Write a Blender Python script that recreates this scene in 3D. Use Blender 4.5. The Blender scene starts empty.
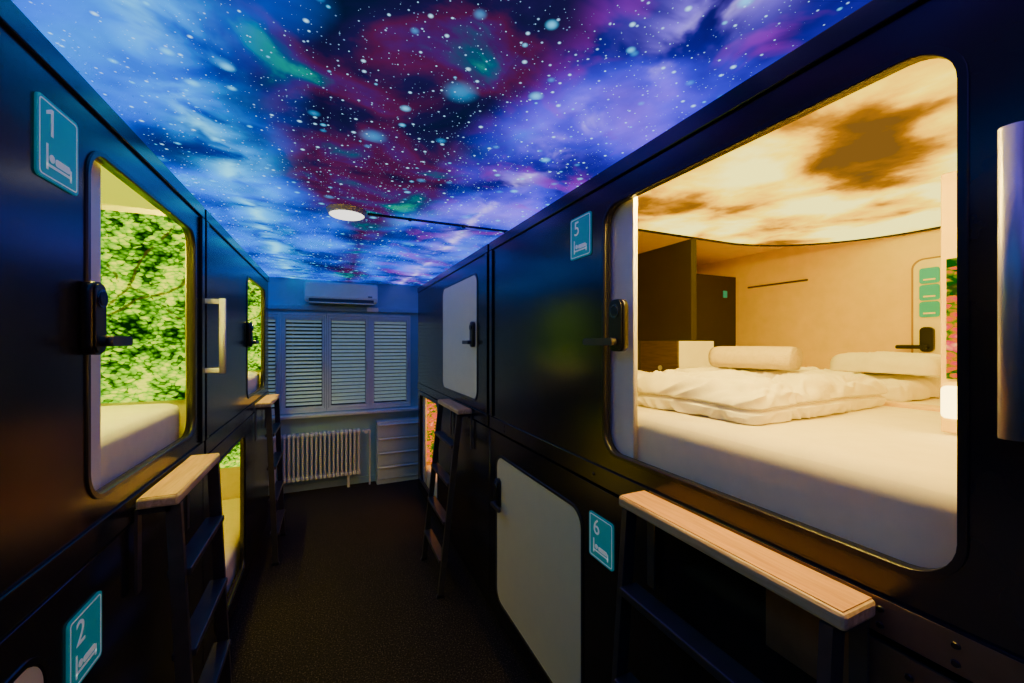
import bpy, bmesh, math, random
from mathutils import Vector, noise, Matrix
random.seed(4)
H=1.80; XR=.95; XL=-.565; CEIL=H+.78; FAR=5.5
scene=bpy.context.scene
COL=scene.collection
WLOC={}
# ---------------------------------------------------------------- materials
class NT:
    def __init__(s,name):
        s.m=bpy.data.materials.new(name); s.m.use_nodes=True
        s.t=s.m.node_tree; s.t.nodes.clear()
        s.out=s.t.nodes.new('ShaderNodeOutputMaterial')
    def n(s,typ,ins=None,**kw):
        nd=s.t.nodes.new(typ)
        for k,v in kw.items(): setattr(nd,k,v)
        for k,v in (ins or {}).items():
            if isinstance(v,bpy.types.NodeSocket): s.t.links.new(v,nd.inputs[k])
            else: nd.inputs[k].default_value=v
        return nd
    def math(s,op,a,b=0.0,c=None):
        nd=s.t.nodes.new('ShaderNodeMath'); nd.operation=op
        for i,v in enumerate([a,b]+([c] if c is not None else [])):
            if isinstance(v,bpy.types.NodeSocket): s.t.links.new(v,nd.inputs[i])
            else: nd.inputs[i].default_value=v
        return nd.outputs[0]
    def ramp(s,fac,stops):
        nd=s.t.nodes.new('ShaderNodeValToRGB'); s.t.links.new(fac,nd.inputs[0])
        e=nd.color_ramp.elements
        while len(e)<len(stops): e.new(.5)
        for i,(p,c) in enumerate(stops):
            e[i].position=p; e[i].color=(c[0],c[1],c[2],1)
        return nd.outputs[0]
    def mix(s,f,a,b,bt='MIX'):
        nd=s.t.nodes.new('ShaderNodeMix'); nd.data_type='RGBA'; nd.blend_type=bt
        for i,v in ((0,f),(6,a),(7,b)):
            if isinstance(v,bpy.types.NodeSocket): s.t.links.new(v,nd.inputs[i])
            else: nd.inputs[i].default_value=(v if i==0 else (v[0],v[1],v[2],1))
        return nd.outputs[2]
    def smooth(s,v,a,b,c=0.,d=1.):
        nd=s.n('ShaderNodeMapRange',{0:v,1:a,2:b,3:c,4:d}); nd.interpolation_type='SMOOTHSTEP'
        return nd.outputs[0]
    def fin(s,sh): s.t.links.new(sh,s.out.inputs[0]); return s.m

def pm(name,col,rough=.5,metal=0,var=.12,scale=14,bump=0,bscale=60,emit=None,es=0,coat=0,spec=.5):
    t=NT(name)
    tc=t.n('ShaderNodeTexCoord')
    nz=t.n('ShaderNodeTexNoise',{'Vector':tc.outputs['Object'],'Scale':scale,'Detail':4.})
    c=t.ramp(nz.outputs[0],[(.3,[x*(1-var) for x in col]),(.7,[min(1,x*(1+var)) for x in col])])
    b=t.n('ShaderNodeBsdfPrincipled',{'Base Color':c,'Roughness':rough,'Metallic':metal,'Coat Weight':coat,'Coat Roughness':.1,'Specular IOR Level':spec})
    if bump:
        n2=t.n('ShaderNodeTexNoise',{'Vector':tc.outputs['Object'],'Scale':bscale,'Detail':6.})
        bp=t.n('ShaderNodeBump',{'Strength':bump,'Distance':.01,'Height':n2.outputs[0]})
        t.t.links.new(bp.outputs[0],b.inputs['Normal'])
    if emit:
        b.inputs['Emission Color'].default_value=(*emit,1); b.inputs['Emission Strength'].default_value=es
    return t.fin(b.outputs[0])

def galaxy():
    t=NT('galaxy_stretch_ceiling')
    pos=t.n('ShaderNodeNewGeometry').outputs['Position']
    sx=t.n('ShaderNodeSeparateXYZ',{0:pos}); x=sx.outputs[0]; y=sx.outputs[1]
    def nz(scale,det,dist,off,rough=.5,st=(1,1,1)):
        mp=t.n('ShaderNodeMapping',{'Vector':pos,'Location':off,'Scale':st})
        return t.n('ShaderNodeTexNoise',{'Vector':mp.outputs[0],'Scale':scale,'Detail':det,'Distortion':dist,'Roughness':rough}).outputs[0]
    A=nz(2.3,6.,.5,(3,1,0),.52); B=nz(2.0,4.,.3,(7.3,2,0),.45); C=nz(1.2,3.,.3,(1,9,0)); D=nz(4.5,4.,.4,(4,4,0),.5); E=nz(3.1,4.,.5,(9,3,0),.5)
    ax=t.math('ABSOLUTE',t.math('SUBTRACT',x,.20))
    e=t.math('ADD',ax,t.math('MULTIPLY',t.math('SUBTRACT',C,.5),.7))
    far=t.smooth(y,1.8,3.2)
    e=t.math('ADD',e,t.math('MULTIPLY',far,.30))
    edge=t.smooth(e,.26,.54)
    blue=t.ramp(B,[(.28,(.0,.006,.10)),(.40,(.0,.02,.26)),(.50,(.0,.060,.60)),(.60,(.0,.14,.95)),(.76,(.0,.30,1.))])
    vio=t.ramp(B,[(.28,(.006,.0,.08)),(.40,(.012,.002,.24)),(.50,(.025,.010,.58)),(.60,(.09,.022,.90)),(.76,(.26,.05,1.))])
    rt=t.math('MULTIPLY',t.math('SUBTRACT',t.smooth(t.math('ADD',x,t.math('MULTIPLY',t.math('SUBTRACT',E,.5),1.4)),.30,.62),t.math('MULTIPLY',far,.6)),.9)
    rt=t.math('MAXIMUM',rt,0.)
    blue=t.mix(rt,blue,vio)
    mg=t.math('MULTIPLY',t.math('MULTIPLY',t.smooth(E,.54,.66),t.smooth(x,.3,.6)),.38)
    blue=t.mix(mg,blue,(.32,.0,.40))
    pur=t.ramp(A,[(.30,(.001,.004,.018)),(.42,(.006,.003,.035)),(.50,(.045,.003,.035)),(.56,(.032,.004,.075)),(.62,(.002,.04,.09)),(.69,(.0,.22,.13))])
    col=t.mix(edge,pur,blue)
    col=t.mix(1.,col,t.ramp(D,[(.3,(.65,.65,.65)),(.6,(1.,1.,1.))]),'MULTIPLY')
    def band(c,w):
        d=t.math('DIVIDE',t.math('ADD',t.math('SUBTRACT',x,c),t.math('MULTIPLY',t.math('SUBTRACT',C,.5),.26)),w)
        return t.math('EXPONENT',t.math('MULTIPLY',t.math('MULTIPLY',d,d),-1.))
    g=t.math('MULTIPLY',band(-.40,.12),t.smooth(D,.32,.66))
    col=t.mix(t.math('MULTIPLY',g,.9),col,(.0,.40,1.))
    gc=t.math('MULTIPLY',band(-.42,.035),t.smooth(D,.40,.64))
    col=t.mix(t.math('MULTIPLY',gc,.7),col,(.16,.80,1.))
    g2=t.math('MULTIPLY',band(.82,.10),t.smooth(D,.38,.64))
    col=t.mix(t.math('MULTIPLY',g2,.8),col,(.24,.14,1.))
    gd=t.math('MULTIPLY',band(.84,.03),t.smooth(D,.44,.64))
    col=t.mix(t.math('MULTIPLY',gd,.6),col,(.65,.55,1.))
    fold=t.math('ADD',t.math('MULTIPLY',t.math('GREATER_THAN',x,.0),.08),t.math('MULTIPLY',t.math('GREATER_THAN',x,.46),-.14))
    fold=t.math('ADD',fold,1.)
    cb=t.n('ShaderNodeCombineColor',{0:fold,1:fold,2:fold}).outputs[0]
    col=t.mix(1.,col,cb,'MULTIPLY')
    def stars(scale,r,keep,off):
        mp=t.n('ShaderNodeMapping',{'Vector':pos,'Location':off})
        v=t.n('ShaderNodeTexVoronoi',{'Vector':mp.outputs[0],'Scale':scale},voronoi_dimensions='2D')
        rnd=t.n('ShaderNodeSeparateColor',{0:v.outputs['Color']})
        r3=t.math('POWER',rnd.outputs[1],3.)
        rr=t.math('MULTIPLY_ADD',r3,r*.9,r*.25)
        s=t.smooth(t.math('DIVIDE',v.outputs['Distance'],rr),.0,1.,1.,0.)
        k=t.math('GREATER_THAN',rnd.outputs[0],1-keep)
        return t.math('MULTIPLY',s,k)
    for sc,r,k,o,c,f in ((5,.30,.4,(3,0,0),(.02,.45,1.),.3),(8,.22,.4,(0,0,0),(.08,.6,1.),.7),(22,.22,.34,(2,3,0),(.35,.75,1.),.95),(48,.26,.18,(5,1,0),(.35,.65,1.),.75),(95,.3,.14,(1,6,0),(.3,.55,1.),.45)):
        col=t.mix(t.math('MULTIPLY',stars(sc,r,k,o),f),col,c)
    em=t.n('ShaderNodeEmission',{'Color':col,'Strength':2.1})
    return t.fin(em.outputs[0])

def skyglow():
    t=NT('backlit_sunset_cloud_panel')
    pos=t.n('ShaderNodeNewGeometry').outputs['Position']
    sx=t.n('ShaderNodeSeparateXYZ',{0:pos})
    mp=t.n('ShaderNodeMapping',{'Vector':pos,'Location':(2.2,.6,0),'Scale':(1,1.,1)})
    a=t.n('ShaderNodeTexNoise',{'Vector':mp.outputs[0],'Scale':3.2,'Detail':6.,'Distortion':.2,'Roughness':.52}).outputs[0]
    def blob(cx,cy,r0,r1,k):
        dx=t.math('SUBTRACT',sx.outputs[0],cx); dy=t.math('SUBTRACT',sx.outputs[1],cy)
        d=t.math('SQRT',t.math('ADD',t.math('MULTIPLY',dx,dx),t.math('MULTIPLY',dy,dy)))
        return t.smooth(d,r0,r1,k,0.)
    a=t.math('ADD',t.math('MULTIPLY',t.math('SUBTRACT',a,.5),.95),.655)
    a=t.math('SUBTRACT',a,blob(1.45,.56,.08,.34,.24)); a=t.math('SUBTRACT',a,blob(1.75,.72,.05,.25,.17)); a=t.math('SUBTRACT',a,blob(1.30,1.50,.1,.45,.12)); a=t.math('SUBTRACT',a,blob(2.1,1.35,.1,.5,.07))
    col=t.ramp(a,[(.36,(.09,.040,.006)),(.43,(.17,.060,.0)),(.49,(.38,.14,.0)),(.55,(.85,.40,.0)),(.62,(1.,.66,.005)),(.72,(1.,.86,.17))])
    return t.fin(t.n('ShaderNodeEmission',{'Color':col,'Strength':2.9}).outputs[0])

def forest(name,stops,strength):
    t=NT(name)
    tc=t.n('ShaderNodeTexCoord').outputs['Object']
    big=t.n('ShaderNodeTexNoise',{'Vector':tc,'Scale':5.,'Detail':3.,'Roughness':.5}).outputs[0]
    n=t.n('ShaderNodeTexNoise',{'Vector':tc,'Scale':14.,'Detail':6.,'Roughness':.6,'Distortion':.5}).outputs[0]
    mpv=t.n('ShaderNodeMapping',{'Vector':t.mix(.04,tc,t.n('ShaderNodeTexNoise',{'Vector':tc,'Scale':9.,'Detail':4.}).outputs['Color'],'ADD'),'Scale':(1,1,1.8),'Rotation':(0,.5,0)})
    v=t.n('ShaderNodeTexVoronoi',{'Vector':mpv.outputs[0],'Scale':44.})
    r=t.n('ShaderNodeSeparateColor',{0:v.outputs['Color']}).outputs[0]
    vd=t.math('MULTIPLY',v.outputs['Distance'],-.22)
    f=t.math('ADD',t.math('ADD',t.math('MULTIPLY',r,.20),t.math('MULTIPLY',n,.34)),t.math('MULTIPLY',big,.58))
    f=t.math('ADD',t.math('ADD',f,.125),vd)
    col=t.ramp(f,stops)
    s=t.n('ShaderNodeSeparateXYZ',{0:tc}); w=t.math('MULTIPLY',t.math('SUBTRACT',big,.5),.25)
    for m,c,wd in ((.75,.22,.008),(1.6,.10,.012),(-.9,.80,.006)):
        d=t.math('ABSOLUTE',t.math('ADD',t.math('SUBTRACT',t.math('SUBTRACT',s.outputs[2],t.math('MULTIPLY',s.outputs[0],m)),c),w))
        b=t.math('MULTIPLY',t.smooth(d,wd*.6,wd*1.4,1.,0.),t.smooth(n,.48,.56,1.,.0))
        col=t.mix(t.math('MULTIPLY',b,.85),col,(.035,.028,.004))
    return t.fin(t.n('ShaderNodeEmission',{'Color':col,'Strength':strength}).outputs[0])

def carpet():
    t=NT('dark_brown_carpet')
    tc=t.n('ShaderNodeTexCoord').outputs['Object']
    n=t.n('ShaderNodeTexNoise',{'Vector':tc,'Scale':120.,'Detail':3.}).outputs[0]
    n3=t.n('ShaderNodeTexNoise',{'Vector':tc,'Scale':3.,'Detail':3.}).outputs[0]
    c=t.ramp(n,[(.40,(.007,.006,.005)),(.58,(.032,.024,.018)),(.70,(.16,.12,.09))])
    c=t.mix(t.math('MULTIPLY',n3,.4),c,(.008,.006,.005))
    b=t.n('ShaderNodeBsdfPrincipled',{'Base Color':c,'Roughness':.95,'Specular IOR Level':.2})
    bp=t.n('ShaderNodeBump',{'Strength':.8,'Distance':.01,'Height':n}); t.t.links.new(bp.outputs[0],b.inputs['Normal'])
    return t.fin(b.outputs[0])

def wood(name,c1,c2,sc=(30,2,30)):
    t=NT(name)
    tc=t.n('ShaderNodeTexCoord').outputs['Object']
    mp=t.n('ShaderNodeMapping',{'Vector':tc,'Scale':sc})
    n=t.n('ShaderNodeTexNoise',{'Vector':mp.outputs[0],'Scale':3.,'Detail':6.,'Distortion':.6}).outputs[0]
    b=t.n('ShaderNodeBsdfPrincipled',{'Base Color':t.ramp(n,[(.3,c1),(.7,c2)]),'Roughness':.5,'Specular IOR Level':.3})
    return t.fin(b.outputs[0])

M={}
M['black']=pm('satin_black_panel',(.013,.013,.013),.22,0,.2,6,.02,220,spec=.5)
M['rim']=pm('black_rubber_frame',(.008,.008,.009),.3,0,.2)
M['warm_sheen']=pm('black_rail_warm_sheen',(.26,.16,.08),.34,.5,.15)  # warm reflected sheen put into the rail colour
M['dark']=pm('matte_dark_interior',(.018,.011,.005),.6)
M['plinth']=pm('plinth_black',(.01,.01,.011),.5)
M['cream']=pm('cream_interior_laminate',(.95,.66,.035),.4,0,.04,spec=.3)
M['panel']=pm('pale_cream_panel',(.97,.82,.22),.35,0,.04)
M['line']=pm('tan_edge_line',(.40,.22,.01),.4,0,.05)
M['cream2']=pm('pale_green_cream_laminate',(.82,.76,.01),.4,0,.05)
M['door']=pm('off_white_door_laminate',(.96,.92,.62),.35,0,.015)
M['white']=pm('white_plastic',(.92,.88,.76),.35,0,.03)
M['sheet']=pm('white_cotton_sheet',(.95,.87,.62),.85,0,.03,20,.04,30,spec=.2)
M['duvet']=pm('white_cotton_duvet',(.96,.91,.70),.9,0,.03,20,.3,24,spec=.2)
M['towel']=pm('terry_towel',(.94,.78,.36),.95,0,.05,60,.9,260)
M['metal']=pm('black_powder_coated_steel',(.075,.068,.062),.36,.4,.2)
M['lock']=pm('black_satin_lock',(.010,.010,.010),.30,0,.2,spec=.5)
M['ring']=pm('dark_chrome_ring',(.45,.45,.47),.2,1.,.1)
M['alu']=pm('brushed_aluminium',(.66,.64,.60),.42,.6,.04,40)
M['teal']=pm('teal_sign_plate',(.01,.38,.42),.35,0,.06,emit=(.005,.36,.42),es=.18)
M['teal2']=pm('faded_teal_notice',(.03,.50,.95),.45,0,.06)
M['mark']=pm('white_sign_print',(.85,.92,.92),.5,0,.02,emit=(.85,.95,.95),es=.15)
M['wall']=pm('blue_grey_wall_paint',(.32,.54,.58),.7,0,.06,4,.1,80)
M['wdark']=pm('dark_wall_paint',(.06,.07,.09),.7)
M['frame']=pm('painted_window_frame',(.72,.80,.70),.45,0,.05)
M['blind']=pm('grey_green_blind_slat',(.68,.78,.60),.5,0,.06,emit=(.42,.60,.48),es=.14)  # slat emission stands in for light on the blinds
M['glass']=pm('dark_night_glass',(.03,.05,.05),.08)
M['rad']=pm('cream_radiator_enamel',(.80,.82,.68),.4,0,.05)
M['ac']=pm('warm_white_ac_plastic',(.97,.92,.74),.4,0,.03)
M['acd']=pm('dark_ac_vent',(.05,.05,.05),.5)
M['cab']=pm('grey_green_cabinet',(.56,.70,.64),.5,0,.05)
M['step']=wood('plywood_step_top',(.62,.30,.09),(.84,.47,.16))
M['ply']=wood('pale_plywood_edge',(.65,.40,.15),(.92,.66,.32))
M['dwood']=wood('dark_brown_laminate',(.05,.03,.014),(.09,.055,.025),(3,3,30))
M['carpet']=carpet(); M['galaxy']=galaxy(); M['sky']=skyglow()
M['forest']=forest('backlit_forest_print',[(.42,(.0,.010,.0)),(.50,(.015,.09,.0)),(.57,(.09,.32,.0)),(.65,(.36,.68,.0)),(.74,(.82,.92,.0)),(.88,(1.,.92,.05))],2.0)
M['flowers']=forest('backlit_garden_print',[(.46,(.0,.05,.0)),(.54,(.12,.18,.0)),(.62,(.75,.10,.0)),(.69,(.65,.01,.06)),(.78,(1.,.28,.08)),(.88,(1.,.7,.25))],2.0)
def em(name,c,s):
    t=NT(name); n=t.n('ShaderNodeTexNoise',{'Scale':2.}).outputs[0]
    col=t.ramp(n,[(.2,[v*.93 for v in c]),(.8,c)])
    return t.fin(t.n('ShaderNodeEmission',{'Color':col,'Strength':s}).outputs[0])
M['lamp_yg']=em('yellow_green_light_panel',(.70,.72,.0),1.5)
M['lamp_or']=em('amber_light_panel',(1.,.42,.0),3.)
M['lamp_y']=em('yellow_light_panel',(1.,.68,.0),2.2)
M['led']=em('white_lamp_diffuser',(1.,.95,.86),2.2)
M['strip']=em('amber_fill_strip',(1.,.66,.08),400.)  # added emitter that fills the capsule interior
M['strip_y']=em('yellow_fill_strip',(1.,.84,.01),330.)  # added yellow emitter for the left capsule interiors
M['glow']=em('warm_reading_light',(1.,.72,.2),10.)

# ---------------------------------------------------------------- mesh helpers
def empty(name,loc,label=None,cat=None,group=None,parent=None):
    o=bpy.data.objects.new(name,None); o.empty_display_size=.05
    COL.objects.link(o); place(o,Vector(loc),parent); meta(o,label,cat,group); return o
def place(o,w,parent):
    o.location=w-(WLOC[parent.name] if parent else Vector((0,0,0)))
    WLOC[o.name]=w
    if parent: o.parent=parent
def meta(o,label=None,category=None,group=None,kind=None):
    if label:o['label']=label
    if category:o['category']=category
    if group:o['group']=group
    if kind:o['kind']=kind
def fin(name,bm,mat,parent=None,smooth=False,**mt):
    bmesh.ops.recalc_face_normals(bm,faces=bm.faces)
    lo=Vector([min(v.co[i] for v in bm.verts) for i in range(3)]); hi=Vector([max(v.co[i] for v in bm.verts) for i in range(3)])
    c=(lo+hi)/2; c.z=lo.z
    for v in bm.verts: v.co-=c
    me=bpy.data.meshes.new(name); bm.to_mesh(me); bm.free()
    mats=mat if isinstance(mat,list) else [mat]
    for m in mats: me.materials.append(M[m])
    if smooth:
        for p in me.polygons: p.use_smooth=True
    o=bpy.data.objects.new(name,me); COL.objects.link(o); place(o,c,parent); meta(o,**mt); return o
def addbox(bm,x0,x1,y0,y1,z0,z1,bev=0,seg=2):
    x0,x1=sorted((x0,x1)); y0,y1=sorted((y0,y1)); z0,z1=sorted((z0,z1))
    t=bmesh.new(); bmesh.ops.create_cube(t,size=1)
    for v in t.verts: v.co=Vector(((x0+x1)/2+v.co.x*(x1-x0),(y0+y1)/2+v.co.y*(y1-y0),(z0+z1)/2+v.co.z*(z1-z0)))
    if bev: bmesh.ops.bevel(t,geom=t.edges[:],offset=bev,segments=seg,affect='EDGES',profile=.5)
    me=bpy.data.meshes.new('tmp'); t.to_mesh(me); t.free(); bm.from_mesh(me); bpy.data.meshes.remove(me)
def box(name,x0,x1,y0,y1,z0,z1,mat,parent=None,bev=0,**mt):
    bm=bmesh.new(); addbox(bm,x0,x1,y0,y1,z0,z1,bev); return fin(name,bm,mat,parent,**mt)
def addtube(bm,p0,p1,r,seg=20,r2=None):
    p0=Vector(p0);p1=Vector(p1);d=p1-p0;r2=r if r2 is None else r2
    q=d.to_track_quat('Z','Y').to_matrix()
    a=[];b=[]
    for i in range(seg):
        an=2*math.pi*i/seg; c=Vector((math.cos(an),math.sin(an),0))
        a.append(bm.verts.new(p0+q@(c*r))); b.append(bm.verts.new(p1+q@(c*r2)))
    for i in range(seg): bm.faces.new((a[i],a[(i+1)%seg],b[(i+1)%seg],b[i]))
    bm.faces.new(a[::-1]); bm.faces.new(b)
def addbar(bm,p0,p1,wx,wy):
    p0=Vector(p0);p1=Vector(p1);f=[]
    for p in (p0,p1): f.append([bm.verts.new(p+Vector((sx*wx/2,sy*wy/2,0))) for sx,sy in ((-1,-1),(1,-1),(1,1),(-1,1))])
    for i in range(4): bm.faces.new((f[0][i],f[0][(i+1)%4],f[1][(i+1)%4],f[1][i]))
    bm.faces.new(f[0][::-1]); bm.faces.new(f[1])
def rr(a0,a1,b0,b1,r,n=8):
    pts=[]
    for cx,cy,s in ((a1-r,b1-r,0),(a0+r,b1-r,1),(a0+r,b0+r,2),(a1-r,b0+r,3)):
        for i in range(n+1):
            an=math.pi/2*(s+i/n); pts.append((cx+r*math.cos(an),cy+r*math.sin(an)))
    return pts
def rect(a0,a1,b0,b1): return [(a0,b0),(a1,b0),(a1,b1),(a0,b1)]
def circ(a,b,r,n=24): return [(a+r*math.cos(2*math.pi*i/n),b+r*math.sin(2*math.pi*i/n)) for i in range(n)]
def addplate(bm,loops,o0,o1,mapf):
    cu=bpy.data.curves.new('t','CURVE'); cu.dimensions='2D'; cu.fill_mode='BOTH'
    cu.extrude=abs(o1-o0)/2
    for L in loops:
        s=cu.splines.new('POLY'); s.points.add(len(L)-1); s.use_cyclic_u=True
        for p,q in zip(s.points,L): p.co=(q[0],q[1],0,1)
    addcurve(bm,cu,(o0+o1)/2,mapf)
def addcurve(bm,cu,om,mapf):
    ob=bpy.data.objects.new('t',cu); COL.objects.link(ob)
    dg=bpy.context.evaluated_depsgraph_get(); dg.update()
    me=bpy.data.meshes.new_from_object(ob.evaluated_get(dg))
    for v in me.vertices: v.co=Vector(mapf(v.co.x,v.co.y,v.co.z+om))
    t=bmesh.new(); t.from_mesh(me); bmesh.ops.remove_doubles(t,verts=t.verts,dist=1e-5); t.to_mesh(me); t.free()
    bm.from_mesh(me)
    bpy.data.objects.remove(ob); bpy.data.curves.remove(cu); bpy.data.meshes.remove(me)
def plate(name,loops,o0,o1,mapf,mat,parent=None,**mt):
    bm=bmesh.new(); addplate(bm,loops,o0,o1,mapf); return fin(name,bm,mat,parent,**mt)
mapR=lambda y,z,o:(XR-o,y,z)
mapL=lambda y,z,o:(XL+o,y,z)
mapY=lambda x,z,o:(x,FAR-o,z)
MP={'R':mapR,'L':mapL}
SG={'R':-1,'L':1}   # reading direction along y
def soft(name,c,half,r,mat,parent=None,amp=0,sc=3,rot=0,cuts=24,seed=0,folds=(),fd=.007,sag=0,zmin=None,wr=0,**mt):
    bm=bmesh.new(); bmesh.ops.create_cube(bm,size=2); bmesh.ops.subdivide_edges(bm,edges=bm.edges[:],cuts=cuts,use_grid_fill=True)
    hf=Vector(half); core=hf-Vector((r,r,r)); R=Matrix.Rotation(rot,3,'Z')
    for v in bm.verts:
        p=Vector([v.co[i]*hf[i] for i in range(3)])
        q=Vector([max(-core[i],min(core[i],p[i])) for i in range(3)])
        d=p-q
        if d.length>1e-9: d=d.normalized()
        p2=q+d*r
        nn=noise.fractal(p2*sc+Vector((seed*7.1,seed*3.3,0)),1.,2.,4)
        rid=(.5-abs(noise.noise(p2*sc*1.6+Vector((seed,9,seed)))))*1.2
        a=amp*(nn+rid)*(.35+.65*abs(d.z))
        if wr:
            wv=Vector((p2.x*9+noise.noise(p2*5)*2.5,p2.y*15+noise.noise(p2*4+Vector((5,5,5)))*3,p2.z*6))
            a+=wr*(.35-abs(noise.noise(wv+Vector((seed,seed,3)))))*2*(.25+.75*abs(d.z))
        p2+=d*a
        if folds and abs(d.z)<.85:
            g=min(abs(p2.z-hf.z*k+.004*noise.noise(p2*8)) for k in folds)
            p2-=Vector((d.x,d.y,0))*fd*max(0,1-g/.010)
        if sag: p2.z-=sag*((p2.x/hf.x)**2+(p2.y/hf.y)**2)*.5
        w=Vector(c)+R@p2
        if zmin is not None: w.z=max(w.z,zmin)
        v.co=w
    return fin(name,bm,mat,parent,smooth=True,**mt)
def towel_roll(name,c,L,rx,rz,rot,mat,**mt):
    # rolled towel: flattened cylinder along y with overlapping wrap edge and spiral ends
    bm=bmesh.new(); R=Matrix.Rotation(rot,3,'Z'); seg=56; nl=22; rings=[]
    def pt(an,s,y):
        wrap=1+.07*((an/(2*math.pi)+.15)%1.)
        n1=1+.02*noise.noise(Vector((math.cos(an)*2,math.sin(an)*2,y*14)))
        x=math.cos(an)*rx*wrap*s*n1; z=math.sin(an)*rz*wrap*s*n1
        z=math.copysign(abs(z/rz)**.82*rz,z)
        return Vector(c)+R@Vector((x,y,max(z,-rz*.93)))
    prof=[]
    for k in range(nl+1):
        y=-L/2+L*k/nl; e=min(k,nl-k); s=[.90,.97][e] if e<2 else 1.; prof.append((s,y))
    for s,y in prof: rings.append([bm.verts.new(pt(2*math.pi*i/seg,s,y)) for i in range(seg)])
    for a,b in zip(rings,rings[1:]):
        for i in range(seg): bm.faces.new((a[i],a[(i+1)%seg],b[(i+1)%seg],b[i]))
    for ring,sy,y in ((rings[0],-1,-L/2),(rings[-1],1,L/2)):
        prev=ring
        for j in range(1,10):
            s=.90*(1-j/10); off=(.008 if j%3==1 else (.0 if j%3 else -.004))
            cur=[bm.verts.new(pt(2*math.pi*i/seg,s,y-sy*off)) for i in range(seg)]
            for i in range(seg): bm.faces.new((prev[i],prev[(i+1)%seg],cur[(i+1)%seg],cur[i]))
            prev=cur
        bm.faces.new(prev)
    return fin(name,bm,mat,None,smooth=True,**mt)

# ---------------------------------------------------------------- room shell
box('floor',-1.7,3.0,-1.7,FAR+.1,-.1,0,'carpet',kind='structure')
box('ceiling',-1.7,3.0,-1.7,FAR+.1,CEIL,CEIL+.08,'galaxy',kind='structure')
box('wall_left',-1.8,-1.7,-1.7,FAR+.1,0,CEIL,'wdark',kind='structure')
box('wall_right',3.0,3.1,-1.7,FAR+.1,0,CEIL,'wdark',kind='structure')
box('wall_near',-1.8,3.1,-1.8,-1.7,0,CEIL,'wdark',kind='structure')
WX=[-1.07,-.55,-.05,.46,.98]; WZ0,WZ1=H-.85,H+.37
plate('wall_far',[rect(-1.7,3.0,0,CEIL),rect(WX[0],WX[-1],WZ0,WZ1)],-.12,0,mapY,'wall',kind='structure')
box('trim_1',-1.7,1.3,FAR-.05,FAR,WZ1+.03,WZ1+.09,'wall',bev=.008,kind='structure')
box('baseboard_far',-1.6,1.2,FAR-.015,FAR,0,.08,'wall',kind='structure')
for i in range(4):
    a,b=WX[i],WX[i+1]
    w=empty('window_%d'%(i+1),((a+b)/2,FAR+.03,WZ0)); w['kind']='structure'
    plate('window_frame',[rect(a+.002,b-.002,WZ0+.001,WZ1-.001),rect(a+.022,b-.022,WZ0+.03,WZ1-.03)],-.06,.02,mapY,'frame',w)
    plate('window_casement',[rect(a+.026,b-.026,WZ0+.034,WZ1-.034),rect(a+.05,b-.05,WZ0+.065,WZ1-.065)],-.05,.012,mapY,'frame',w)
    box('window_pane',a+.049,b-.049,FAR+.055,FAR+.06,WZ0+.064,WZ1-.064,'glass',w)
    box('window_handle',b-.044,b-.030,FAR-.045,FAR-.012,WZ0+.5,WZ0+.62,'alu',w,bev=.004)
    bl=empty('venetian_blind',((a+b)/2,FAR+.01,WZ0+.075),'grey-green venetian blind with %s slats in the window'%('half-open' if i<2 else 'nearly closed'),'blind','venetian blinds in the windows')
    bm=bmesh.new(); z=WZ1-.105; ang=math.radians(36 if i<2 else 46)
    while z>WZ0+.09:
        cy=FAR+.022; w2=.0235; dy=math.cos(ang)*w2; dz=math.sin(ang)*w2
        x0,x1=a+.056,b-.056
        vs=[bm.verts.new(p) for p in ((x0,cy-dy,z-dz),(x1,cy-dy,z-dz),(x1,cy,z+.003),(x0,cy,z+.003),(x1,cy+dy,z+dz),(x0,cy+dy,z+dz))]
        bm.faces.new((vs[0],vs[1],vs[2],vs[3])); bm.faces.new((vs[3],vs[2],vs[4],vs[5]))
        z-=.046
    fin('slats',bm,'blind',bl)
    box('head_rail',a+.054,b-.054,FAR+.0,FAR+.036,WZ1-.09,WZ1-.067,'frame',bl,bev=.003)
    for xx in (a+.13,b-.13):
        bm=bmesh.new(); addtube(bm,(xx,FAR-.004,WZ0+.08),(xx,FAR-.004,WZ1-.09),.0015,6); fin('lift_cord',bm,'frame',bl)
box('trim_2',-1.3,1.15,FAR-.12,FAR,WZ0-.05,WZ0-.015,'frame',bev=.006,kind='structure')

# ---------------------------------------------------------------- radiator
rd=empty('radiator',(-.3,FAR-.1,.14),'cream cast-iron column radiator under the window','radiator')
x=-.98; first=None; n=0
while x<.36:
    if first is None:
        bm=bmesh.new()
        for yy in (FAR-.145,FAR-.105,FAR-.065): addtube(bm,(x,yy,.20),(x,yy,.69),.0125,10)
        addbox(bm,x-.021,x+.021,FAR-.162,FAR-.048,.665,.715,.016,3); addbox(bm,x-.021,x+.021,FAR-.162,FAR-.048,.155,.205,.016,3)
        first=fin('radiator_section',bm,'rad',rd)
    else:
        o=first.copy(); COL.objects.link(o); o.location.x=first.location.x+n*.048
    n+=1; x+=.048
for xx in (-.8,.2):
    box('radiator_foot',xx-.015,xx+.015,FAR-.12,FAR-.08,0,.17,'rad',rd,bev=.003)
bm=bmesh.new(); addtube(bm,(.36,FAR-.105,.69),(.45,FAR-.105,.69),.012); addtube(bm,(.45,FAR-.105,.69),(.45,FAR-.105,.0),.011); addtube(bm,(.40,FAR-.105,.69),(.40,FAR-.19,.69),.02,16,.024)
fin('radiator_valve',bm,'rad',rd)
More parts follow.
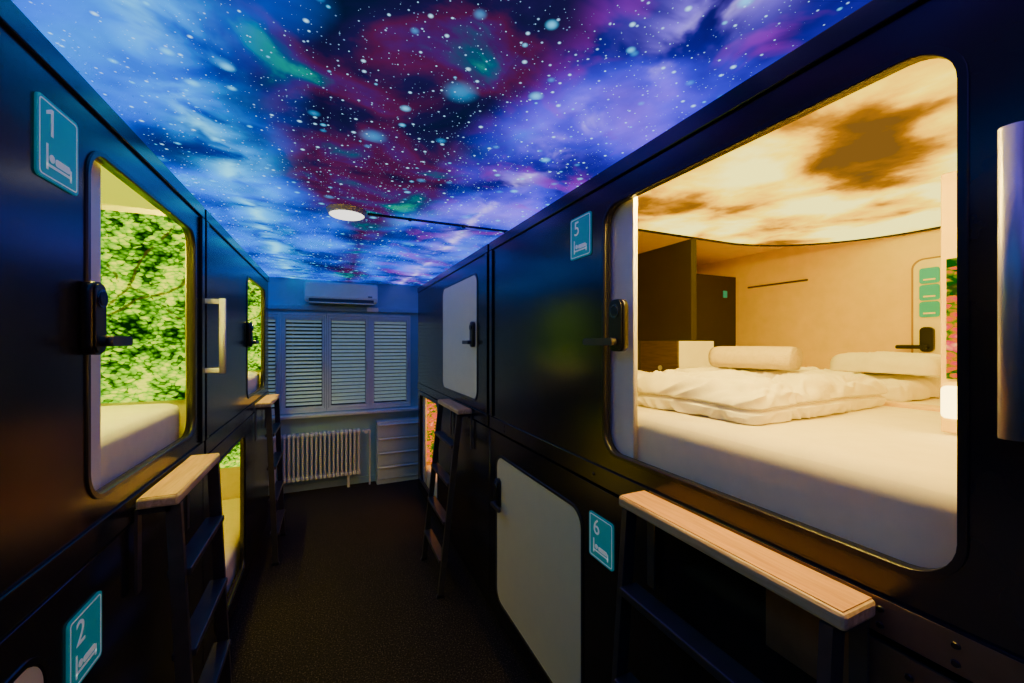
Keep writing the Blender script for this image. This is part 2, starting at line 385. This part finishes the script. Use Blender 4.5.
# ---------------------------------------------------------------- drawer unit
dc=empty('drawer_unit',(.78,FAR-.2,0),'grey-green cabinet with four shallow drawers beside the radiator','cabinet')
box('cabinet_body',.53,1.28,FAR-.17,FAR-.02,.0,.80,'cab',dc,bev=.004)
for i in range(4):
    z=.06+i*.18
    d=box('drawer',.54,1.27,FAR-.185,FAR-.171,z,z+.165,'cab',dc,bev=.004)
    box('drawer_lip',.56,1.24,FAR-.205,FAR-.185,z+.145,z+.16,'frame',d,bev=.003)
# ---------------------------------------------------------------- AC
ac=empty('air_conditioner',(.12,FAR-.1,H+.46),'warm white split air conditioner mounted above the window','air conditioner')
x0,x1=-.29,.54
bm=bmesh.new(); addbox(bm,x0,x1,FAR-.20,FAR-.001,H+.50,H+.735,.025,4); fin('unit_casing',bm,'ac',ac,smooth=False)
box('front_cover',x0+.01,x1-.01,FAR-.215,FAR-.198,H+.545,H+.72,'ac',ac,bev=.007)
box('air_outlet',x0+.05,x1-.05,FAR-.203,FAR-.08,H+.49,H+.535,'acd',ac,bev=.004)
bm=bmesh.new(); addbox(bm,x0+.05,x1-.05,FAR-.235,FAR-.20,H+.478,H+.49,.004); fin('louver_flap',bm,'ac',ac)
bm=bmesh.new(); addbox(bm,x1-.12,x1-.07,FAR-.2165,FAR-.214,H+.565,H+.58,0); fin('status_display',bm,'acd',ac)
box('cable_duct',x1-.12,x1+.02,FAR-.06,FAR-.001,H+.40,H+.455,'ac',bev=.006,label='small white cable duct box below the air conditioner',category='cable duct')
# ---------------------------------------------------------------- ceiling lamp
cl=empty('ceiling_lamp',(.085,2.54,CEIL),'round white flat lamp on the galaxy ceiling','lamp')
bm=bmesh.new(); addtube(bm,(.085,2.54,CEIL-.03),(.085,2.54,CEIL-.001),.10,40,.112); fin('lamp_base',bm,'white',cl)
bm=bmesh.new(); addtube(bm,(.085,2.54,CEIL-.036),(.085,2.54,CEIL-.03),.088,40,.096); fin('lamp_diffuser',bm,'led',cl)
bm=bmesh.new(); addbox(bm,.20,1.3,2.53,2.546,CEIL-.014,CEIL-.001,.002); 
for xx in (.45,.8,1.1): addbox(bm,xx-.01,xx+.01,2.525,2.551,CEIL-.018,CEIL-.001,.002)
fin('ceiling_rail',bm,'rim',label='thin black cable rail running across the ceiling to the lamp',category='rail')

# ---------------------------------------------------------------- signs
def sign(par,side,yc,z0,num,w=.15,h=.175,o=.0,mp=None,sg=None,mat='teal'):
    mp=mp or MP[side]; sg=sg or SG[side]
    f=lambda u,v,oo: mp(yc+sg*u,z0+v,oo+o)
    s=plate('number_sign',[rr(-w/2,w/2,0,h,.012)],0,.005,f,mat,par,label='teal sign with the number %s and a bed symbol'%num if num else 'mirror image of a small faded teal notice')
    if not num:
        plate('notice_print',[rect(-w*.3,w*.3,h*.2,h*.3)],.005,.0056,f,'panel',s); return
    plate('sign_border',[rr(-w/2+.006,w/2-.006,.006,h-.006,.009),rr(-w/2+.009,w/2-.009,.009,h-.009,.007)],.005,.0056,f,'mark',s)
    bm=bmesh.new()
    if num=='1':
        addplate(bm,[[(-.030,.098),(-.022,.098),(-.022,.158),(-.029,.158),(-.046,.148),(-.046,.140),(-.030,.148)]],.005,.0058,f)
    else:
        cu=bpy.data.curves.new('t','FONT'); cu.body=num; cu.size=.085; cu.extrude=.0004
        addcurve(bm,cu,.0055,lambda a,b,c:f(a-w/2+.028,b+.098,c))
    fin('sign_numeral',bm,'mark',s)
    bm=bmesh.new()
    L=[rect(-.046,-.040,.022,.078),rect(-.046,.046,.030,.036),rect(.040,.046,.022,.050),rr(-.014,.040,.040,.056,.006,4)]
    for l in L: addplate(bm,[l],.005,.0058,f)
    addplate(bm,[circ(-.026,.050,.009)],.005,.0058,f)
    fin('bed_symbol',bm,'mark',s)
# ---------------------------------------------------------------- lock
def lock(door,side,yc,z0,lever=1,h=.185,w=.058,o=.0,tip=.12):
    f=MP[side]
    bm=bmesh.new(); addplate(bm,[rr(yc-w/2,yc+w/2,z0,z0+h,.027)],o,o+.022,f)
    addplate(bm,[rr(yc-w/2+.005,yc+w/2-.005,z0+.005,z0+h-.005,.022)],o+.022,o+.027,f)
    fin('door_lock',bm,'lock',door,label='black electronic door lock')
    bm=bmesh.new(); c=f(yc,z0+h-.042,o+.027); c2=f(yc,z0+h-.042,o+.031); addtube(bm,c,c2,.024,28); fin('lock_reader',bm,'ring',door)
    bm=bmesh.new(); addtube(bm,c2,f(yc,z0+h-.042,o+.033),.018,28); fin('lock_button',bm,'lock',door)
    bm=bmesh.new(); a=f(yc,z0+.035,o+.027); b=f(yc,z0+.035,o+.05); addtube(bm,a,b,.014,18)
    addplate(bm,[rr(min(yc-lever*.014,yc+lever*tip),max(yc-lever*.014,yc+lever*tip),z0+.022,z0+.048,.012)],o+.040,o+.054,f)
    fin('lever_handle',bm,'metal',door,label='black lever handle')
# ---------------------------------------------------------------- capsules
UZ=(H-.555,H+.66); LZ=(.07,H-.562)
def capsule(side,y0,y1,z0,z1,op,state,label,depth,inner='cream',lamp=None,leaf=None,lockpos=None,lever=1,strip=None,lw=.058,tip=.12):
    f=MP[side]
    bx=f(0,0,-.001)[0]; back=f(0,0,-depth)[0]
    c=empty('sleeping_capsule',((bx+back)/2,(y0+y1)/2,z0),label,'sleeping capsule','stacked sleeping capsules along the aisle')
    g=.003
    def tray(name,mat,i,o0):
        bm=bmesh.new(); a0,a1,b0,b1=y0+g+i,y1-g-i,z0+g+i,z1-g-i
        F=[f(a0,b0,o0),f(a1,b0,o0),f(a1,b1,o0),f(a0,b1,o0)]; B=[f(a0,b0,-depth+i),f(a1,b0,-depth+i),f(a1,b1,-depth+i),f(a0,b1,-depth+i)]
        F=[bm.verts.new(p) for p in F]; B=[bm.verts.new(p) for p in B]
        for k in range(4): bm.faces.new((F[k],F[(k+1)%4],B[(k+1)%4],B[k]))
        bm.faces.new(B); fin(name,bm,mat,c)
    tray('capsule_body','black',0,-.03)
    oy0,oy1,oz0,oz1=op
    plate('front_panel',[rect(y0+g,y1-g,z0+g,z1-g),rr(oy0,oy1,oz0,oz1,.075)],-.03,0,f,'black',c)
    plate('door_frame',[rr(oy0-.010,oy1+.010,oz0-.010,oz1+.010,.085),rr(oy0+.002,oy1-.002,oz0+.002,oz1-.002,.074)],-.02,.005,f,'rim',c)
    d=None
    if state=='closed':
        d=plate('door',[rr(oy0+.006,oy1-.006,oz0+.006,oz1-.006,.07)],-.025,.002,f,'door',c,label='closed off-white capsule door')
    else:
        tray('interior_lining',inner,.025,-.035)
        d=plate('door',[rect(leaf[0],leaf[1],oz0-.03,oz1+.03)],-.055,-.036,f,'white',c,label='white sliding capsule door pushed open')
        if lamp:
            xs=sorted((f(0,0,-.10)[0],f(0,0,-depth+.08)[0]))
            plate('ceiling_light_panel',[rr(xs[0],xs[1],y0+.06,y1-.06,.08,12)],z1-.055,z1-.035,lambda a,b,cc:(a,b,cc),lamp,c)
        if strip:
            xs=sorted((f(0,0,-.036)[0],f(0,0,-.058)[0]))
            box('hidden_fill_strip',xs[0],xs[1],strip[0],strip[1],oz1+.035,oz1+.048,strip[2],c)  # added light source, tucked out of view above the opening
    if lockpos: lock(d,side,lockpos[0],lockpos[1],lever,o=.003 if state=='closed' else .006,w=lw,tip=tip)
    return c
def mattress(side,y0,y1,z0,z1,d0,d1,label):
    f=MP[side]; xs=sorted((f(0,0,-d0)[0],f(0,0,-d1)[0]))
    return soft('mattress',((xs[0]+xs[1])/2,(y0+y1)/2,(z0+z1)/2),((xs[1]-xs[0])/2,(y1-y0)/2,(z1-z0)/2),.045,'sheet',amp=.003,sc=2.5,cuts=30,label=label,category='mattress')
MT=H-.26
DR=1.82
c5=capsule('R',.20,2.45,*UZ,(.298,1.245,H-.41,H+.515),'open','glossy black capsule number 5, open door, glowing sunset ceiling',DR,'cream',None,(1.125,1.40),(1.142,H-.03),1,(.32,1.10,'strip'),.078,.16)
arc=lambda k:[(2.735-.68+.68*math.cos(a),.95+(.62+k)*math.sin(a)) for a in [math.pi/2*i/16 for i in range(1,17)]]
plate('ceiling_light_panel',[[(1.02,.28),(2.73,.28),(2.73,.95)]+arc(0)+[(1.02,1.57)]],H+.575,H+.60,lambda a,b,c:(a,b,c),'sky',c5,label='backlit ceiling panel printed with sunset clouds')
plate('panel_edge_profile',[[(1.01,.27),(2.738,.27),(2.738,.95)]+arc(.007)+[(1.01,1.577)],[(1.02,.28),(2.728,.28),(2.728,.95)]+[(p[0]-.003,p[1]-.002) for p in arc(0)]+[(1.02,1.568)]],H+.565,H+.60,lambda a,b,c:(a,b,c),'rim',c5)
sign(c5,'R',1.40,H+.355,'5')
c6=capsule('R',.20,2.45,*LZ,(1.394,2.328,H-1.60,H-.70),'closed','glossy black sleeping capsule number 6 with closed off-white door',DR,lockpos=(2.285,H-1.02),lever=-1)
sign(c6,'R',1.262,H-.845,'6')
c7=capsule('R',2.456,4.83,*UZ,(2.70,3.66,H-.41,H+.50),'closed','glossy black sleeping capsule with a closed off-white upper door',DR,lockpos=(2.76,H-.03),lever=1)
c8=capsule('R',2.456,4.83,*LZ,(3.86,4.72,H-1.60,H-.60),'open','glossy black lower capsule with an open door glowing orange',DR,'cream','lamp_or',(4.6,4.78))
capsule('R',-1.6,.194,*UZ,(-1.0,-.1,H-.41,H+.50),'closed','glossy black upper sleeping capsule with a closed off-white door',DR)
capsule('R',-1.6,.194,*LZ,(-1.2,-.3,H-1.60,H-.70),'closed','glossy black lower sleeping capsule with a closed off-white door',DR)
DL=1.08
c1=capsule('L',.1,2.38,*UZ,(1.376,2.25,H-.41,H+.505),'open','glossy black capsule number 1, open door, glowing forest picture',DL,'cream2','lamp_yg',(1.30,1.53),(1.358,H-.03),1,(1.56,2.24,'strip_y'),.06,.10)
sign(c1,'L',1.247,H+.355,'1')
c2=capsule('L',.1,2.38,*LZ,(.28,1.205,H-1.60,H-.655),'closed','glossy black sleeping capsule number 2 with closed lower door',DL)
sign(c2,'L',1.357,H-.835,'2')
c3=capsule('L',2.386,4.6,*UZ,(3.50,4.36,H-.41,H+.50),'open','glossy black upper capsule, open door, green glowing picture',DL,'cream2','lamp_yg',(3.40,3.60),(3.50,H-.03),1,(3.6,4.3,'strip_y'))
c4=capsule('L',2.386,4.6,*LZ,(2.62,3.42,H-1.60,H-.66),'open','glossy black lower capsule with an open door glowing yellow',DL,'cream2','lamp_y',(2.56,2.66))
capsule('L',-1.6,.094,*UZ,(-1.0,-.1,H-.41,H+.50),'closed','glossy black upper sleeping capsule with a closed off-white door',DL)
capsule('L',-1.6,.094,*LZ,(-1.2,-.3,H-1.60,H-.70),'closed','glossy black lower sleeping capsule with a closed off-white door',DL)
def endpic(c,y,z0,z1,mat):
    box('wall_picture',XL-DL+.06,XL-.06,y-.012,y,z0,z1,mat,c,bev=.002)
endpic(c1,2.35,H-.265,H+.585,'forest'); endpic(c3,4.57,H-.265,H+.585,'forest'); endpic(c4,4.57,.62,1.15,'forest')
box('wall_picture',XR+.06,XR+1.6,4.78,4.79,.37,1.15,'flowers',c8,bev=.002)
for side,ya,yb in (('R',-1.6,4.82),('L',-1.6,4.59)):
    f=MP[side]; xs=(f(0,0,-.05)[0],f(0,0,-.9)[0])
    box('capsule_plinth',xs[0],xs[1],ya,yb,0,.07,'plinth',label='recessed black plinth carrying the sleeping capsules',category='plinth')
for c,side,ya,yb in ((c5,'R',.21,2.44),(c7,'R',2.47,4.82),(c1,'L',.11,2.37),(c3,'L',2.40,4.59)):
    f=MP[side]
    xs=(f(0,0,.0)[0],f(0,0,.010)[0]); box('top_rail',xs[0],xs[1],ya,yb,H+.600,H+.655,'black',c,bev=.003)
    xs=(f(0,0,.0)[0],f(0,0,.008)[0]); box('bottom_rail',xs[0],xs[1],ya,yb,H-.55,H-.475,'black',c,bev=.003)
box('rail_sheen',XR-.008,XR-.0095,.22,1.0,H-.546,H-.479,'warm_sheen',c5,bev=.0005)  # thin plate carrying the painted warm reflection on the rail
box('bottom_rail',XR,XR-.006,.21,.62,H-.72,H-.565,'warm_sheen',c6,bev=.002)  # warm reflection painted into this strip's colour
for c,side,y in ((c5,'R',2.41),(c7,'R',2.50),(c1,'L',2.345),(c3,'L',2.42)):
    f=MP[side]; xs=(f(0,0,.0)[0],f(0,0,.012)[0]); box('corner_post',xs[0],xs[1],y-.022,y+.022,H-.47,H+.595,'black',c,bev=.003)
for yy,zz in ((.30,H-.50),(.30,H-.53),(.40,H-.50),(.40,H-.53),(2.2,H-.50),(2.2,H-.53),(1.3,H-.515),(.25,H-.60),(.25,H-.64),(.36,H-.60)):
    bm=bmesh.new(); o=.0095 if zz>H-.56 else .006
    a=mapR(yy,zz,o); b=mapR(yy,zz,o+.003); addtube(bm,a,b,.0065,16,.005); addtube(bm,b,mapR(yy,zz,o+.0035),.003,6)
    fin('bolt',bm,'rim',c5 if zz>H-.56 else c6)
def grab(side,c,yc,z0,z1,arm,wd,mat,th=.014):
    f=MP[side]; bm=bmesh.new()
    for z in (z0+.015,z1-.015): addbox(bm,f(0,0,0)[0],f(0,0,arm)[0],yc-.010,yc+.010,z-.012,z+.012,.004)
    addplate(bm,[rr(yc-wd/2,yc+wd/2,arm-th,arm+th,min(th,wd/2)*.9)],z0,z1,lambda a,b,o:(f(a,0,b)[0],a,o))
    fin('grab_handle',bm,mat,c,label='long vertical grab handle')
grab('L',c3,2.40,H-.15,H+.22,.075,.03,'white',.014)
grab('R',c5,.229,H-.14,H+.315,.045,.030,'alu',.015)
# ---------------------------------------------------------------- capsule 5 interior, rear half is its mirror image built solid
box('storage_cabinet',1.76,1.80,1.557,2.42,MT+.275,H+.56,'dark',c5,bev=.003)
box('mirrored_partition',1.80,2.74,2.02,2.05,MT-.02,H+.488,'dark',c5,bev=.003)  # reflection of the dark cabinet, modelled as a solid panel
sh=empty('bedside_box',(1.71,1.6,MT+.006),'white bedside shelf box with dark brown front on the mattress','shelf')
box('box_body',1.60,1.85,1.49,1.75,MT+.006,MT+.27,'white',sh,bev=.004)
box('box_front',1.585,1.599,1.49,1.75,MT+.006,MT+.27,'dwood',sh,bev=.002)
bm=bmesh.new(); addtube(bm,(1.584,1.60,MT+.13),(1.578,1.60,MT+.13),.012,16); fin('knob',bm,'alu',sh)
box('reading_partition',1.58,1.60,.25,.535,MT+.008,H+.48,'cream',c5,bev=.004)
box('partition_picture',1.572,1.58,.26,.52,H-.10,H+.235,'flowers',c5)
bm=bmesh.new(); addplate(bm,[rr(.27,.530,H-.21,H-.12,.012)],1.568,1.58,lambda y,z,o:(o,y,z)); fin('reading_light',bm,'glow',c5)
mb=lambda y,z,o:(2.744-o,y,z)
plate('mirrored_door_trim',[rr(.25,1.035,H-.22,H+.43,.05),rr(.258,1.027,H-.212,H+.422,.045)],0,.006,mb,'line',c5)  # door seen in the mirror, modelled as a panel on the back
plate('mirrored_door_panel',[rr(.258,1.027,H-.212,H+.422,.045)],0,.005,mb,'panel',c5)
for k in range(3): sign(c5,'R',.965,H+.13+k*.085,None,.075,.078,.006,mb,-1,'teal2')  # reflected notices on the mirrored door
bm=bmesh.new(); addplate(bm,[rr(.945,.995,H-.045,H+.08,.02)],.006,.03,mb); addplate(bm,[rr(.965,1.08,H-.03,H-.010,.008)],.04,.055,mb); addtube(bm,mb(.968,H-.02,.03),mb(.968,H-.02,.05),.01)
fin('mirrored_lever_handle',bm,'lock',c5)
plate('vent_slot',[rr(1.53,1.93,H+.393,H+.405,.005)],0,.004,mb,'dwood',c5)
plate('small_sign',[rr(2.60,2.64,H+.33,H+.38,.005)],0,.004,lambda a,b,o:(a,2.02-o,b),'teal',c5)
mattress('R',.26,2.38,H-.525,MT,.06,1.17,'thick white mattress with fitted sheet in the open capsule')
mattress('R',.26,1.98,H-.525,MT,1.25,1.785,'mirror image of the white mattress, built solid')  # reflected bed modelled as real geometry behind the mirror plane
box('mirror_ledge',2.125,2.195,.3,1.95,H-.525,MT+.012,'cream',bev=.006,label='low cream ledge between the mattress and its mirror image',category='ledge')
ZB=MT+.006
soft('duvet',(1.62,1.13,MT+.062),(.46,.30,.062),.06,'duvet',amp=.018,sc=3.4,cuts=90,seed=1,rot=.05,zmin=ZB,wr=.030,folds=(.05,),fd=.02,sag=.02,label='folded crumpled white duvet on the mattress',category='duvet')
towel_roll('folded_towel',(1.63,1.12,MT+.198),.31,.082,.047,.30,'towel',label='rolled cream terry towel on the duvet',category='towel')
soft('pillow',(1.27,1.74,MT+.08),(.20,.24,.065),.06,'duvet',amp=.012,sc=4,cuts=30,seed=3,sag=.05,zmin=ZB,wr=.006,label='white pillow at the head of the mattress',category='pillow')
soft('duvet',(2.46,1.30,MT+.04),(.23,.42,.045),.04,'duvet',amp=.012,sc=4.,cuts=60,seed=5,zmin=ZB,wr=.022,label='mirror image of the folded white duvet, built solid',category='duvet')  # reflected duvet modelled as geometry
soft('pillow',(2.48,1.02,MT+.163),(.13,.20,.045),.042,'duvet',amp=.010,sc=5,cuts=36,seed=6,sag=.03,zmin=MT+.120,wr=.010,label='mirror image of a small white pillow, built solid',category='pillow')  # reflected pillow modelled as geometry
mattress('L',.18,2.33,H-.525,H-.27,.06,1.05,'white mattress inside capsule number 1')
mattress('L',2.45,4.55,H-.525,H-.27,.06,1.05,'white mattress inside the upper capsule')
mattress('L',2.45,4.55,.10,.34,.06,1.05,'yellow-lit white mattress inside the lower capsule')
mattress('R',2.52,4.76,.10,.36,.06,1.7,'white mattress inside the lower capsule')

# ---------------------------------------------------------------- ladders
def ladder(side,y0,y1,lean,label):
    f=MP[side]; zt=H-.48
    c=empty('step_ladder',f((y0+y1)/2,0,.12),label,'ladder','black ladders with wooden top steps')
    xs=(f(0,0,.018)[0],f(0,0,.125)[0])
    s=box('top_step',xs[0],xs[1],y0,y1,zt-.034,zt,'ply',c,bev=.008,label='plywood top step with pale edge')
    box('step_surface',xs[0]+(.006 if side=='L' else -.006),xs[1]+(-.006 if side=='L' else .006),y0+.006,y1-.006,zt-.001,zt+.0015,'step',s)
    o_t=.105; o_b=.105+lean
    oo=lambda z:o_b+(o_t-o_b)*z/zt
    for yy in (y0+.03,y1-.03):
        bm=bmesh.new(); addbar(bm,f(yy,0.0,oo(0)),f(yy,zt-.035,oo(zt)),.040,.022); fin('side_rail',bm,'metal',c)
        bm=bmesh.new(); addbar(bm,f(yy,zt-.30,.016),f(yy,zt-.036,.016),.008,.03)
        addbox(bm,f(0,0,.016)[0],f(0,0,.10)[0],yy-.011,yy+.011,zt-.055,zt-.036); fin('wall_bracket',bm,'metal',c)
    for z in (zt-.27,zt-.54,zt-.81,zt-1.08):
        o=oo(z); xa,xb=f(0,0,o-.035)[0],f(0,0,o+.03)[0]
        box('rung',xa,xb,y0+.042,y1-.042,z-.012,z+.012,'metal',c,bev=.004)
    for yy in (y0+.03,y1-.03): box('rubber_foot',f(0,0,oo(0)-.026)[0],f(0,0,oo(0)+.026)[0],yy-.014,yy+.014,0,.02,'rim',c,bev=.003)
ladder('R',.40,1.012,.10,'black steel ladder with plywood step below open capsule 5')
ladder('R',2.76,3.36,.14,'black steel ladder with plywood step below the closed upper door')
ladder('L',1.59,2.12,.06,'black steel ladder with plywood step below capsule 1')
ladder('L',3.72,4.32,.05,'black steel ladder with plywood step near the window')

w=bpy.data.worlds.new('World'); scene.world=w; w.use_nodes=True
bg=w.node_tree.nodes['Background']; bg.inputs[0].default_value=(.05,.09,.12,1); bg.inputs[1].default_value=.4
# ---------------------------------------------------------------- camera
cd=bpy.data.cameras.new('Camera'); cd.sensor_width=36; cd.lens=400/1024*36; cd.clip_start=.02; cd.shift_y=1.5/1024
cam=bpy.data.objects.new('Camera',cd); COL.objects.link(cam); cam.location=(0,0,H)
cam.rotation_euler=(math.radians(90),0,-math.atan(181/400)); scene.camera=cam
